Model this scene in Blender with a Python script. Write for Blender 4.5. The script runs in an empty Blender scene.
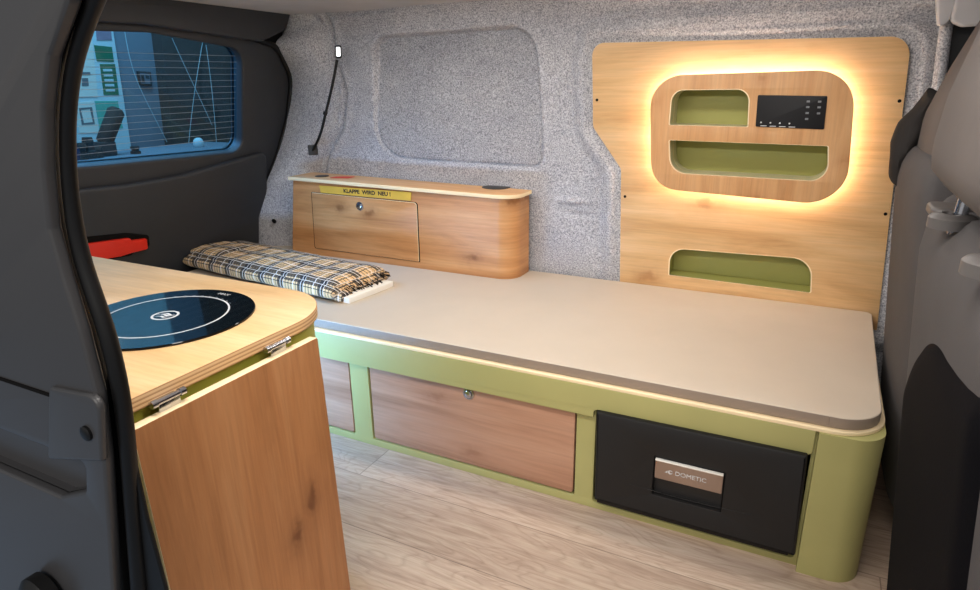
import bpy, bmesh, math, random
import numpy as np
from mathutils import Vector, Matrix
random.seed(4)
S = bpy.context.scene
C = S.collection
PI = math.pi

# ------------------------------------------------------------------ camera
FPX = 631.3
CAM = Vector((0.3682, -1.2716, 0.9899))
YAW, PITCH, ROLL = -0.46884, -0.32063, -0.01365
fw = Vector((math.sin(YAW)*math.cos(PITCH), math.cos(YAW)*math.cos(PITCH), math.sin(PITCH)))
r0 = Vector((math.cos(YAW), -math.sin(YAW), 0)); u0 = r0.cross(fw)
rt = r0*math.cos(ROLL) + u0*math.sin(ROLL); up = u0*math.cos(ROLL) - r0*math.sin(ROLL)
cd = bpy.data.cameras.new('camera'); cam = bpy.data.objects.new('camera', cd); C.objects.link(cam)
cd.sensor_width = 36; cd.lens = FPX/980*36; cd.clip_start = .02
M = Matrix((rt, up, -fw)).transposed().to_4x4(); M.translation = CAM
cam.matrix_world = M
S.camera = cam

def onp(q, P, N):
    """where the sight line of a photo point meets the plane of a real surface"""
    d = fw + rt*((q[0]-490)/FPX) - up*((q[1]-295)/FPX)
    t = (Vector(P)-CAM).dot(Vector(N))/d.dot(Vector(N))
    return CAM + d*t
def on(q, ax, v):
    n = [0, 0, 0]; n[ax] = 1; p = [0, 0, 0]; p[ax] = v
    return onp(q, p, n)

# ------------------------------------------------------------------ materials
def srgb(r, g, b):
    f = lambda c: (c/255/12.92 if c/255 <= .04045 else ((c/255+.055)/1.055)**2.4)
    return (f(r), f(g), f(b), 1)
class NT:
    def __init__(s, name):
        s.m = bpy.data.materials.new(name); s.m.use_nodes = True
        s.t = s.m.node_tree; s.n = s.t.nodes; s.b = s.n['Principled BSDF']; s.out = s.n['Material Output']
    def add(s, typ, **kw):
        x = s.n.new(typ)
        for k, v in kw.items():
            if k in x.inputs: x.inputs[k].default_value = v
            else: setattr(x, k, v)
        return x
    def l(s, a, b): s.t.links.new(a, b)
    def coord(s, scale=(1, 1, 1), loc=(0, 0, 0), rot=(0, 0, 0), kind='Object'):
        tc = s.add('ShaderNodeTexCoord'); mp = s.add('ShaderNodeMapping')
        mp.inputs['Scale'].default_value = scale; mp.inputs['Location'].default_value = loc; mp.inputs['Rotation'].default_value = rot
        s.l(tc.outputs[kind], mp.inputs['Vector']); return mp.outputs['Vector']
    def ramp(s, fac, stops, interp='LINEAR'):
        r = s.add('ShaderNodeValToRGB'); cr = r.color_ramp; cr.interpolation = interp
        while len(cr.elements) < len(stops): cr.elements.new(.5)
        for e, (p, c) in zip(cr.elements, stops): e.position = p; e.color = c
        s.l(fac, r.inputs['Fac']); return r.outputs['Color']
    def noise(s, vec, scale, detail=4, rough=.6, dist=0):
        x = s.add('ShaderNodeTexNoise'); x.inputs['Scale'].default_value = scale; x.inputs['Detail'].default_value = detail
        x.inputs['Roughness'].default_value = rough; x.inputs['Distortion'].default_value = dist
        s.l(vec, x.inputs['Vector']); return x.outputs['Fac']
    def mix(s, fac, a, b, mode='MIX'):
        x = s.add('ShaderNodeMix', data_type='RGBA', blend_type=mode)
        for i, v in ((0, fac), (6, a), (7, b)):
            if isinstance(v, (int, float, tuple)): x.inputs[i].default_value = v
            else: s.l(v, x.inputs[i])
        return x.outputs[2]
    def math(s, op, a, b=0.0, c=0.0):
        x = s.add('ShaderNodeMath', operation=op)
        for i, v in enumerate((a, b, c)):
            if isinstance(v, (int, float)): x.inputs[i].default_value = v
            else: s.l(v, x.inputs[i])
        return x.outputs[0]
    def bump(s, h, strength=.2, dist=.002):
        x = s.add('ShaderNodeBump'); x.inputs['Strength'].default_value = strength; x.inputs['Distance'].default_value = dist
        s.l(h, x.inputs['Height']); s.l(x.outputs['Normal'], s.b.inputs['Normal'])
    def col(s, c):
        if isinstance(c, tuple): s.b.inputs['Base Color'].default_value = c
        else: s.l(c, s.b.inputs['Base Color'])
    def fin(s, rough=.5, metal=0, spec=.5):
        s.b.inputs['Roughness'].default_value = rough; s.b.inputs['Metallic'].default_value = metal
        s.b.inputs['Specular IOR Level'].default_value = spec
        return s.m

def plain(name, c, rough=.5, metal=0, spec=.5, grain=0, gscale=300, mott=.06):
    t = NT(name); v = t.coord()
    n = t.noise(v, 9, 3)
    lo = tuple(x*(1-mott) for x in c[:3])+(1,); hi = tuple(min(1, x*(1+mott)) for x in c[:3])+(1,)
    t.col(t.ramp(n, [(.3, lo), (.7, hi)]))
    if grain: t.bump(t.noise(v, gscale, 2), grain, .001)
    return t.fin(rough, metal, spec)

def wood(name, lo, mid, hi, scale=(1, 1, 1), knots=None, rough=.42, seed=0, knotcol=None, kscale=5, kplane='XZ'):
    """scale: small number on the grain axis"""
    t = NT(name); v = t.coord(scale, loc=(seed, seed*1.7, seed*.6))
    a = t.noise(v, 15, 6, .62, .5)
    base = t.ramp(a, [(.30, lo), (.5, mid), (.68, hi)])
    v2 = t.coord(tuple(x*9 if x > .5 else x*2 for x in scale), loc=(seed*2, 0, seed))
    f = t.noise(v2, 16, 3, .7)
    base = t.mix(.55, base, t.ramp(f, [(.3, (.8, .8, .8, 1)), (.6, (1.06, 1.06, 1.06, 1))]), 'MULTIPLY')
    if knots:
        tc = t.add('ShaderNodeTexCoord'); sx = t.add('ShaderNodeSeparateXYZ'); t.l(tc.outputs['Object'], sx.inputs[0])
        cb = t.add('ShaderNodeCombineXYZ'); wob = t.math('MULTIPLY', t.noise(tc.outputs['Object'], 30, 2), .03)
        ga, gb = (sx.outputs[kplane[0]], sx.outputs[kplane[1]])
        t.l(t.math('ADD', t.math('ADD', t.math('MULTIPLY', ga, .55), wob), seed*.31), cb.inputs[0]); t.l(t.math('ADD', t.math('ADD', gb, wob), seed*.7), cb.inputs[1])
        vk = cb.outputs[0]
        vo = t.add('ShaderNodeTexVoronoi'); vo.voronoi_dimensions = '2D'; vo.inputs['Scale'].default_value = kscale; t.l(vk, vo.inputs['Vector'])
        k = t.ramp(vo.outputs['Distance'], [(0, (1, 1, 1, 1)), (.03, (.9, .9, .9, 1)), (.07, (.4, .4, .4, 1)), (.14, (.15, .15, .15, 1)), (.26, (0, 0, 0, 1))])
        gate = t.noise(vk, 2.2, 1)
        g = t.ramp(gate, [(.28, (0, 0, 0, 1)), (.38, (1, 1, 1, 1))])
        kk = t.math('MULTIPLY', t.math('MULTIPLY', k, g), knots)
        base = t.mix(kk, base, knotcol or lo)
    t.col(base); t.bump(f, .06, .0006)
    return t.fin(rough, 0, .35)

def felt(name, lo, hi, tint=None):
    t = NT(name); v = t.coord()
    a = t.noise(v, 230, 2, .8); b = t.noise(v, 7, 4, .6); c = t.noise(v, 60, 3, .7)
    col = t.ramp(a, [(.33, lo), (.66, hi)])
    col = t.mix(.8, col, t.ramp(b, [(.3, (.86, .86, .88, 1)), (.7, (1.08, 1.07, 1.05, 1))]), 'MULTIPLY')
    col = t.mix(.6, col, t.ramp(c, [(.3, (.85, .85, .85, 1)), (.7, (1.1, 1.1, 1.1, 1))]), 'MULTIPLY')
    t.col(col)
    h = t.math('ADD', t.math('MULTIPLY', a, .6), t.math('MULTIPLY', c, .6))
    t.bump(h, .5, .003)
    return t.fin(.95, 0, .1)

m = {}
m['felt'] = felt('felt_grey', srgb(122, 122, 129), srgb(214, 213, 216))
m['felt_window'] = felt('felt_grey_flat', srgb(112, 112, 117), srgb(198, 197, 200))
m['headliner'] = plain('headliner_cloth', srgb(196, 194, 196), .9, grain=.2, spec=.1)
OL, OM, OH = srgb(202, 156, 104), srgb(220, 178, 126), srgb(228, 190, 142)
m['oak_panel'] = wood('oak_panel', OL, OM, OH, (.12, 1, 1), .6, .42, 3.1, srgb(150, 95, 52), 3.6)
m['oak_front'] = wood('oak_console', srgb(196, 142, 92), srgb(210, 160, 110), srgb(218, 172, 124), (1, 1, .12), .45, .45, 5.7, srgb(160, 98, 52), 7)
m['oak_box'] = wood('oak_box', srgb(172, 116, 70), srgb(200, 144, 93), srgb(212, 160, 110), (.12, .12, 1), .8, .4, 7.3, srgb(120, 72, 40), 5)
m['oak_box_top'] = wood('oak_box_top', srgb(205, 150, 100), srgb(222, 172, 120), srgb(230, 186, 136), (.1, 1, 1), 0, .45, 1.3)
m['oak_flap'] = wood('oak_flap', srgb(164, 108, 66), srgb(186, 128, 82), srgb(197, 142, 96), (1, 1, .1), .8, .42, 2.25, srgb(104, 58, 32), 5.5, 'ZY')
m['oak_drawer'] = wood('oak_drawer', srgb(152, 110, 86), srgb(180, 136, 110), srgb(194, 152, 126), (.1, 1, 1), .5, .45, 9.4, srgb(130, 84, 60), 5)
m['birch_top'] = wood('birch_worktop', srgb(210, 170, 118), srgb(221, 183, 132), srgb(228, 193, 146), (.25, 1, 1), 0, .35, 4.4)
m['ply'] = plain('ply_edge', srgb(245, 222, 180), .5, mott=.04)
def ply_layers():
    t = NT('ply_layers'); tc = t.add('ShaderNodeTexCoord'); sx = t.add('ShaderNodeSeparateXYZ'); t.l(tc.outputs['Object'], sx.inputs[0])
    f = t.math('FRACT', t.math('MULTIPLY', sx.outputs['Z'], 165))
    t.col(t.ramp(f, [(0, srgb(170, 120, 78)), (.4, srgb(206, 160, 112)), (.5, srgb(230, 194, 146)), (1, srgb(226, 186, 136))]))
    return t.fin(.55)
m['ply_layers'] = ply_layers()
m['green'] = plain('green_laminate', srgb(172, 167, 108), .5, grain=.05, gscale=600, mott=.03)
m['green_dark'] = plain('green_niche', srgb(164, 162, 88), .5, grain=.05, mott=.03)
m['olive'] = plain('olive_laminate', srgb(168, 166, 62), .5, mott=.03)
m['niche_edge'] = plain('niche_edge', srgb(206, 200, 160), .55, mott=.03)
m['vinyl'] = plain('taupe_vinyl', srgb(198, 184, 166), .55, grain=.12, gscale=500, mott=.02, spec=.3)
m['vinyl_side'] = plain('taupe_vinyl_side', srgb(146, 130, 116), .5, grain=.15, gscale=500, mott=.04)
m['black_plastic'] = plain('black_plastic', srgb(34, 33, 33), .45, grain=.1, gscale=500)
m['fridge'] = plain('fridge_black', srgb(30, 29, 29), .5, spec=.3, grain=.06, gscale=600)
m['tailgate'] = plain('tailgate_trim', srgb(46, 47, 50), .55, grain=.25, gscale=500)
m['rubber'] = plain('rubber', srgb(14, 13, 13), .42, spec=.35)
m['gap'] = plain('dark_gap', srgb(18, 16, 15), .9, spec=.1)
m['chrome'] = plain('chrome', srgb(205, 205, 210), .22, 1, mott=.02)
m['alu'] = plain('brushed_aluminium', srgb(176, 158, 146), .45, 1, mott=.05)
m['bodypaint'] = plain('grey_body_paint', srgb(64, 63, 64), .35, spec=.5, mott=.02)
m['seat_cloth'] = plain('seat_cloth', srgb(82, 79, 79), .8, grain=.3, gscale=700, mott=.06, spec=.2)
m['head_cloth'] = plain('headrest_cloth', srgb(96, 90, 87), .75, grain=.25, gscale=700, mott=.05, spec=.2)
m['seat_plastic'] = plain('seat_plastic', srgb(88, 84, 82), .45, mott=.04)
m['seat_pocket'] = plain('seat_pocket', srgb(13, 13, 17), .8, grain=.2, mott=.05, spec=.05)
m['red'] = plain('red_plastic', srgb(226, 44, 26), .35, mott=.05)
m['white'] = plain('white_plastic', srgb(240, 236, 226), .5, mott=.02)
m['white_ink'] = plain('white_print', srgb(205, 205, 205), .5, mott=.02)
m['grey_ink'] = plain('grey_print', srgb(120, 122, 126), .5, mott=.02)
m['ink'] = plain('marker_ink', srgb(24, 14, 8), .7)
m['tape'] = plain('masking_tape', srgb(212, 170, 62), .7, mott=.12, grain=.2)
m['hob'] = plain('hob_glass', srgb(7, 7, 8), .05, spec=.22)
m['screen'] = plain('screen_glass', srgb(24, 23, 25), .45, spec=.25)
m['jacket'] = plain('dark_cloth', srgb(30, 25, 23), .85, grain=.4, gscale=200, mott=.2)
m['wire'] = plain('heating_wire', srgb(140, 150, 155), .5)
def emit(name, c, s):
    t = NT(name); t.b.inputs['Emission Color'].default_value = c; t.b.inputs['Emission Strength'].default_value = s
    t.col(c); return t.fin(.5)
m['led'] = emit('warm_led', (1, .97, .86, 1), 26)
m['lamp_led'] = emit('white_led', (.95, .97, 1, 1), 1.0)

def floor_mat():
    t = NT('oak_vinyl_planks'); tc = t.add('ShaderNodeTexCoord'); sx = t.add('ShaderNodeSeparateXYZ'); t.l(tc.outputs['Object'], sx.inputs[0])
    X, Y = sx.outputs['X'], sx.outputs['Y']
    ry = t.math('DIVIDE', t.math('ADD', Y, .13), .175)
    row = t.math('FLOOR', ry); fy = t.math('FRACT', ry)
    rx = t.math('DIVIDE', t.math('ADD', t.math('ADD', X, .613), t.math('MULTIPLY', row, .95)), 1.22)
    colm = t.math('FLOOR', rx); fx = t.math('FRACT', rx)
    cb = t.add('ShaderNodeCombineXYZ'); t.l(row, cb.inputs[0]); t.l(colm, cb.inputs[1])
    wn = t.add('ShaderNodeTexWhiteNoise'); wn.noise_dimensions = '3D'; t.l(cb.outputs[0], wn.inputs['Vector'])
    rnd = wn.outputs['Value']
    cv = t.add('ShaderNodeCombineXYZ')
    t.l(t.math('ADD', t.math('MULTIPLY', X, 1.0), t.math('MULTIPLY', rnd, 37)), cv.inputs[0]); t.l(t.math('MULTIPLY', Y, 14), cv.inputs[1]); t.l(t.math('MULTIPLY', rnd, 11), cv.inputs[2])
    a = t.noise(cv.outputs[0], 3.4, 8, .68, 1.6)
    c = t.ramp(a, [(.28, srgb(160, 137, 119)), (.46, srgb(188, 165, 146)), (.6, srgb(200, 180, 160)), (.8, srgb(210, 193, 174))])
    cv3 = t.add('ShaderNodeCombineXYZ')
    t.l(t.math('ADD', t.math('MULTIPLY', X, 1.6), t.math('MULTIPLY', rnd, 53)), cv3.inputs[0]); t.l(t.math('MULTIPLY', Y, 7), cv3.inputs[1]); t.l(t.math('MULTIPLY', rnd, 7), cv3.inputs[2])
    g = t.noise(cv3.outputs[0], 1.5, 2, .5, .5)
    rg = t.math('FRACT', t.math('MULTIPLY', g, 17))
    c = t.mix(.75, c, t.ramp(rg, [(0, (.80, .77, .74, 1)), (.22, (1, 1, 1, 1)), (.8, (1.05, 1.05, 1.05, 1)), (1, (.86, .84, .82, 1))]), 'MULTIPLY')
    cv2 = t.add('ShaderNodeCombineXYZ'); t.l(t.math('MULTIPLY', X, 3), cv2.inputs[0]); t.l(t.math('MULTIPLY', Y, 90), cv2.inputs[1]); t.l(rnd, cv2.inputs[2])
    b = t.noise(cv2.outputs[0], 4, 4, .7)
    c = t.mix(.7, c, t.ramp(b, [(.3, (.88, .87, .86, 1)), (.65, (1.04, 1.04, 1.04, 1))]), 'MULTIPLY')
    c = t.mix(.9, c, t.ramp(rnd, [(0, (.84, .80, .77, 1)), (1, (1.07, 1.06, 1.04, 1))]), 'MULTIPLY')
    sy = t.math('LESS_THAN', fy, .014); sx2 = t.math('LESS_THAN', fx, .0022)
    seam = t.math('MAXIMUM', sy, sx2)
    c = t.mix(t.math('MULTIPLY', seam, .6), c, srgb(96, 78, 66))
    t.col(c); t.bump(b, .12, .001)
    return t.fin(.42, 0, .4)
m['floor'] = floor_mat()

def plaid():
    t = NT('plaid_wool'); uv = t.add('ShaderNodeUVMap'); sx = t.add('ShaderNodeSeparateXYZ'); t.l(uv.outputs[0], sx.inputs[0])
    CR, K, W, TN = srgb(226, 190, 142), (.03, .03, .035, 1), srgb(236, 232, 226), srgb(196, 150, 100)
    B1 = (1, 1, 1, 1); B0 = (0, 0, 0, 1)
    dark = [(0, B1), (.11, B0), (.14, B1), (.25, B0), (.36, B1), (.39, B0), (.50, B1), (.53, B0), (.64, B1), (.67, B0), (.86, B1), (.89, B0), (.965, B1)]
    lite = [(0, B0), (.11, B1), (.14, B0), (.25, B1), (.27, B0), (.72, B1), (.755, B0), (.965, B0)]
    fu = t.math('FRACT', t.math('DIVIDE', sx.outputs['X'], .092)); fv = t.math('FRACT', t.math('DIVIDE', sx.outputs['Y'], .092))
    du, dv_ = t.ramp(fu, dark, 'CONSTANT'), t.ramp(fv, dark, 'CONSTANT'); lu, lv = t.ramp(fu, lite, 'CONSTANT'), t.ramp(fv, lite, 'CONSTANT')
    c = t.mix(t.math('MULTIPLY', du, .86), CR, K); c = t.mix(t.math('MULTIPLY', dv_, .86), c, K)
    c = t.mix(t.math('MULTIPLY', t.math('MAXIMUM', lu, lv), .8), c, W)
    t.col(c)
    v = t.coord(); t.bump(t.noise(v, 300, 3), .5, .002)
    return t.fin(.95, 0, .1)
m['plaid'] = plaid()

def glass_mat(name, tint, gloss=.08):
    t = NT(name); t.n.remove(t.b)
    tr = t.add('ShaderNodeBsdfTransparent'); tr.inputs[0].default_value = tint
    gl = t.add('ShaderNodeBsdfGlossy'); gl.inputs['Roughness'].default_value = .03; gl.inputs[0].default_value = (.8, .85, .9, 1)
    fr = t.add('ShaderNodeFresnel'); fr.inputs[0].default_value = 1.3
    mx = t.add('ShaderNodeMixShader'); t.l(fr.outputs[0], mx.inputs[0]); t.l(tr.outputs[0], mx.inputs[1]); t.l(gl.outputs[0], mx.inputs[2])
    t.l(mx.outputs[0], t.out.inputs[0]); return t.m
m['glass'] = glass_mat('tinted_glass', (.44, .68, .82, 1))

# ------------------------------------------------------------------ objects
def wloc(o):
    v = Vector((0, 0, 0))
    while o is not None: v += o.location; o = o.parent
    return v
def put(name, me, mats, parent=None, loc=None):
    """link a mesh given in world coordinates as one object"""
    if not isinstance(mats, (list, tuple)): mats = [mats]
    o = bpy.data.objects.new(name, me); C.objects.link(o)
    if len(me.materials) == 0:
        for x in mats: me.materials.append(x)
    if parent is not None:
        o.parent = parent; me.transform(Matrix.Translation(-wloc(parent)))
    elif loc is not None:
        o.location = loc; me.transform(Matrix.Translation(-Vector(loc)))
    return o
def tag(o, label, cat, group=None, kind=None):
    o['label'] = label; o['category'] = cat
    if group: o['group'] = group
    if kind: o['kind'] = kind
    return o
def thing(name, label, cat, loc=(0, 0, 0), group=None, kind=None):
    o = bpy.data.objects.new(name, None); C.objects.link(o); o.location = loc; o.empty_display_size = .05
    return tag(o, label, cat, group, kind)
def part_label(o, s): o['label'] = s; return o

def smooth(me, ang=35):
    for p in me.polygons: p.use_smooth = True
    me.set_sharp_from_angle(angle=math.radians(ang)); return me
def from_bm(bm, ang=35):
    bmesh.ops.recalc_face_normals(bm, faces=bm.faces)
    me = bpy.data.meshes.new('m'); bm.to_mesh(me); bm.free(); return smooth(me, ang)
def join(*mes):
    bm = bmesh.new()
    for x in mes: bm.from_mesh(x)
    me = bpy.data.meshes.new('m'); bm.to_mesh(me); bm.free(); return smooth(me)
def box(x0, x1, y0, y1, z0, z1, bev=.002, seg=2):
    bm = bmesh.new(); bmesh.ops.create_cube(bm, size=1)
    for v in bm.verts:
        v.co = Vector(((x0+x1)/2+v.co.x*(x1-x0), (y0+y1)/2+v.co.y*(y1-y0), (z0+z1)/2+v.co.z*(z1-z0)))
    if bev: bmesh.ops.bevel(bm, geom=bm.edges[:], offset=bev, segments=seg, affect='EDGES', profile=.5)
    return from_bm(bm)
def rpoly(pts, rad, n=8):
    """rounded polygon; rad = one radius or one per corner"""
    P = [Vector(p[:2]) for p in pts]; out = []
    R = rad if isinstance(rad, (list, tuple)) else [rad]*len(P)
    for i, p in enumerate(P):
        a, b = P[i-1]-p, P[(i+1) % len(P)]-p
        r = R[i]
        if r <= 1e-6: out.append(p); continue
        la, lb = a.length, b.length; a.normalize(); b.normalize()
        th = math.acos(max(-1, min(1, a.dot(b))))
        d = min(r/math.tan(th/2), la*.499, lb*.499); rr = d*math.tan(th/2)
        c = p+(a+b).normalized()*(rr/math.sin(th/2))
        s, e = p+a*d-c, p+b*d-c
        a0 = math.atan2(s.y, s.x); da = math.atan2(e.y, e.x)-a0
        while da > PI: da -= 2*PI
        while da < -PI: da += 2*PI
        for k in range(n+1):
            t = a0+da*k/n; out.append(c+Vector((math.cos(t), math.sin(t)))*rr)
    return out
def circle(cx, cy, r, n=40, ry=None):
    return [Vector((cx+r*math.cos(2*PI*k/n), cy+(ry or r)*math.sin(2*PI*k/n))) for k in range(n)]
class Frame:
    def __init__(s, O, U, V):
        s.O, s.U, s.V = Vector(O), Vector(U).normalized(), Vector(V); s.V = (s.V-s.U*s.V.dot(s.U)).normalized(); s.N = s.U.cross(s.V)
        s.M = Matrix((s.U, s.V, s.N)).transposed().to_4x4(); s.M.translation = s.O
    def uv(s, P): d = Vector(P)-s.O; return Vector((d.dot(s.U), d.dot(s.V)))
    def px(s, q): return s.uv(onp(q, s.O, s.N))
    def at(s, u, v, n=0): return s.O+s.U*u+s.V*v+s.N*n
    def shift(s, n): return Frame(s.O+s.N*n, s.U, s.V)
FRONT = lambda y: Frame((0, y, 0), (1, 0, 0), (0, 0, 1))      # faces the door side
TOP = lambda z: Frame((0, 0, z), (1, 0, 0), (0, 1, 0))
def eval_curve(cu):
    o = bpy.data.objects.new('tmp', cu); C.objects.link(o)
    dg = bpy.context.evaluated_depsgraph_get(); dg.update()
    me = bpy.data.meshes.new_from_object(o.evaluated_get(dg)); bpy.data.objects.remove(o); bpy.data.curves.remove(cu)
    me.materials.clear(); return me
def plate(outer, fr, th, holes=(), bev=0, edge=False, seg=2):
    """flat shape with front face on the frame, th thick behind it"""
    cu = bpy.data.curves.new('c', 'CURVE'); cu.dimensions = '2D'; cu.fill_mode = 'BOTH'
    cu.extrude = th/2-bev
    if bev: cu.bevel_depth = bev; cu.bevel_resolution = seg; cu.offset = -bev
    for loop in (outer,)+tuple(holes):
        sp = cu.splines.new('POLY'); sp.points.add(len(loop)-1); sp.use_cyclic_u = True
        for p, q in zip(sp.points, loop): p.co = (q[0], q[1], 0, 1)
    me = eval_curve(cu)
    bm = bmesh.new(); bm.from_mesh(me); bmesh.ops.remove_doubles(bm, verts=bm.verts, dist=1e-6)
    bmesh.ops.recalc_face_normals(bm, faces=bm.faces); bm.to_mesh(me); bm.free()
    if edge:
        for p in me.polygons: p.material_index = 0 if abs(p.normal.z) > .75 else 1
    me.transform(Matrix.Translation((0, 0, -th/2))); me.transform(fr.M)
    return smooth(me, 30)
def wall_strip(loop, fr, d0, d1, closed=True):
    """side walls of a recess along an outline, from depth d0 to d1 behind the frame"""
    bm = bmesh.new()
    A = [bm.verts.new(fr.at(p[0], p[1], -d0)) for p in loop]; B = [bm.verts.new(fr.at(p[0], p[1], -d1)) for p in loop]
    n = len(loop)
    for i in range(n if closed else n-1): bm.faces.new((A[i], A[(i+1) % n], B[(i+1) % n], B[i]))
    return from_bm(bm, 40)
def tube(pts, r, res=4, cyc=False, radii=None, smoothp=True):
    cu = bpy.data.curves.new('c', 'CURVE'); cu.dimensions = '3D'; cu.bevel_depth = r; cu.bevel_resolution = res; cu.use_fill_caps = True
    cu.resolution_u = 8
    if smoothp and len(pts) > 2:
        sp = cu.splines.new('NURBS'); sp.points.add(len(pts)-1); sp.order_u = 4 if len(pts) > 3 else 3; sp.use_endpoint_u = not cyc
    else:
        sp = cu.splines.new('POLY'); sp.points.add(len(pts)-1)
    sp.use_cyclic_u = cyc
    for i, (p, q) in enumerate(zip(sp.points, pts)):
        p.co = (*q, 1)
        if radii: p.radius = radii[i]
    return smooth(eval_curve(cu), 50)
def lathe(prof, fr, n=32):
    """(r, h) profile turned around the frame's normal"""
    bm = bmesh.new(); rings = []
    for r, h in prof:
        rings.append([bm.verts.new(fr.at(r*math.cos(2*PI*k/n), r*math.sin(2*PI*k/n), h)) for k in range(n)])
    for a, b in zip(rings, rings[1:]):
        for k in range(n): bm.faces.new((a[k], a[(k+1) % n], b[(k+1) % n], b[k]))
    bm.faces.new(rings[0]); bm.faces.new(rings[-1])
    bmesh.ops.remove_doubles(bm, verts=bm.verts, dist=1e-6)
    return from_bm(bm, 40)
def text(s, fr, u, v, size, th=.0006, sx=1.0, align='LEFT', rot=0, bold=0):
    cu = bpy.data.curves.new('t', 'FONT'); cu.body = s; cu.size = size; cu.extrude = th/2; cu.offset = bold; cu.align_x = align; cu.align_y = 'CENTER'
    me = eval_curve(cu)
    me.transform(Matrix.Translation((u, v, th/2)) @ Matrix.Rotation(rot, 4, 'Z') @ Matrix.Diagonal((sx, 1, 1, 1))); me.transform(fr.M); return me
def grid_mesh(f, nu, nv):
    bm = bmesh.new(); V = [[bm.verts.new(f(i/nu, j/nv)) for j in range(nv+1)] for i in range(nu+1)]
    for i in range(nu):
        for j in range(nv): bm.faces.new((V[i][j], V[i+1][j], V[i+1][j+1], V[i][j+1]))
    return bm
def loft(rings, cap=True):
    bm = bmesh.new(); R = [[bm.verts.new(p) for p in r] for r in rings]; n = len(R[0])
    for a, b in zip(R, R[1:]):
        for k in range(n): bm.faces.new((a[k], a[(k+1) % n], b[(k+1) % n], b[k]))
    if cap: bm.faces.new(R[0]); bm.faces.new(R[-1])
    return from_bm(bm, 45)
def superell(cx, cy, hx, hy, p=3.5, n=48):
    out = []
    for k in range(n):
        t = 2*PI*k/n; c, s = math.cos(t), math.sin(t)
        out.append((cx+hx*math.copysign(abs(c)**(2/p), c), cy+hy*math.copysign(abs(s)**(2/p), s)))
    return out
lerp = lambda a, b, t: a+(b-a)*t
grow = lambda loop, d: [p+(p-sum(loop, Vector((0, 0)))/len(loop)).normalized()*d for p in loop]

# ================================================================== SETTING
YP = .71          # face of the oak wall panel
FP = FRONT(YP)
pan_px = [(592, 43), (593, 127), (621, 169), (620, 290), (877, 330), (889, 225), (912, 36)]
panel_uv = [FP.px(q) for q in pan_px]
panel_uv[3].y = panel_uv[4].y = .315
panel_out = rpoly(panel_uv, [.035, .03, .03, .002, .002, .2, .05])

def sdist(poly, X, Z):
    """signed distance (negative inside) of grid points to a polygon"""
    P = np.array([(p[0], p[1]) for p in poly]); Q = np.roll(P, -1, 0)
    d = np.full(X.shape, 1e9); ins = np.zeros(X.shape, bool)
    for (ax, az), (bx, bz) in zip(P, Q):
        ex, ez = bx-ax, bz-az; L = ex*ex+ez*ez+1e-12
        t = np.clip(((X-ax)*ex+(Z-az)*ez)/L, 0, 1)
        d = np.minimum(d, np.hypot(X-ax-t*ex, Z-az-t*ez))
        c = ((az > Z) != (bz > Z)) & (X < (bx-ax)*(Z-az)/((bz-az)+1e-12)+ax); ins ^= c
    return np.where(ins, -d, d)
sstep = lambda a, b, x: (lambda t: t*t*(3-2*t))(np.clip((x-a)/(b-a), 0, 1))

YW = .722
win_uv = [FRONT(YW).px(q) for q in ((373, 37), (534, 25), (543, 168), (376, 157))]
win_out = rpoly(win_uv, [.05, .1, .035, .13], 12)
xs = np.arange(-1.64, .636, .0045); zs = np.arange(-.01, 1.252, .0045)
X, Z = np.meshgrid(xs, zs, indexing='ij')
dw = sdist(win_out, X, Z); dp = sdist(panel_out, X, Z)
zt = win_uv[0].y
Y = np.full(X.shape, YW)
depth = lerp(.002, .034, np.clip((Z-.8)/.35, 0, 1))
Y += depth*(1-sstep(-.007, .001, dw)) - .002*np.exp(-((dw-.014)/.012)**2)
Y += .014*np.exp(-((dw+.001)/.0036)**2)
# the felt swells round the panel, then drops into a soft outer crease
Y -= .014*np.exp(-((dp-.036)/.022)**2)*(dp > -.01)
Y += .005*np.exp(-((dp-.075)/.012)**2)
Y = np.where(dp < -.022, .86, Y)
Y -= .012*np.exp(-((Z-1.168)/.014)**2)*sstep(-.3, -.1, X)
Y += .006*np.exp(-((Z-1.135)/.01)**2)*sstep(-.1, .1, X)
def pdist(L):
    d = np.full(X.shape, 9.)
    for (ax, az), (bx, bz) in zip(L, L[1:]):
        t = np.clip(((X-ax)*(bx-ax)+(Z-az)*(bz-az))/((bx-ax)**2+(bz-az)**2), 0, 1); d = np.minimum(d, np.hypot(X-ax-t*(bx-ax), Z-az-t*(bz-az)))
    return d
cr_px = [(331, 12), (333, 30), (333, 50), (338, 70), (345, 92), (343, 112), (341, 128), (333, 142), (327, 156), (325, 172)]
cr = [FRONT(YW).px(q) for q in cr_px]
Y += .016*np.exp(-(pdist(cr)/.0065)**2) - .006*np.exp(-((pdist(cr)-.02)/.016)**2)
lg_ = [FRONT(YW-.02).px(q) for q in ((333, 17), (345, 14), (372, 11), (394, 9))]
Y += .014*np.exp(-(pdist(lg_)/.008)**2)
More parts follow.
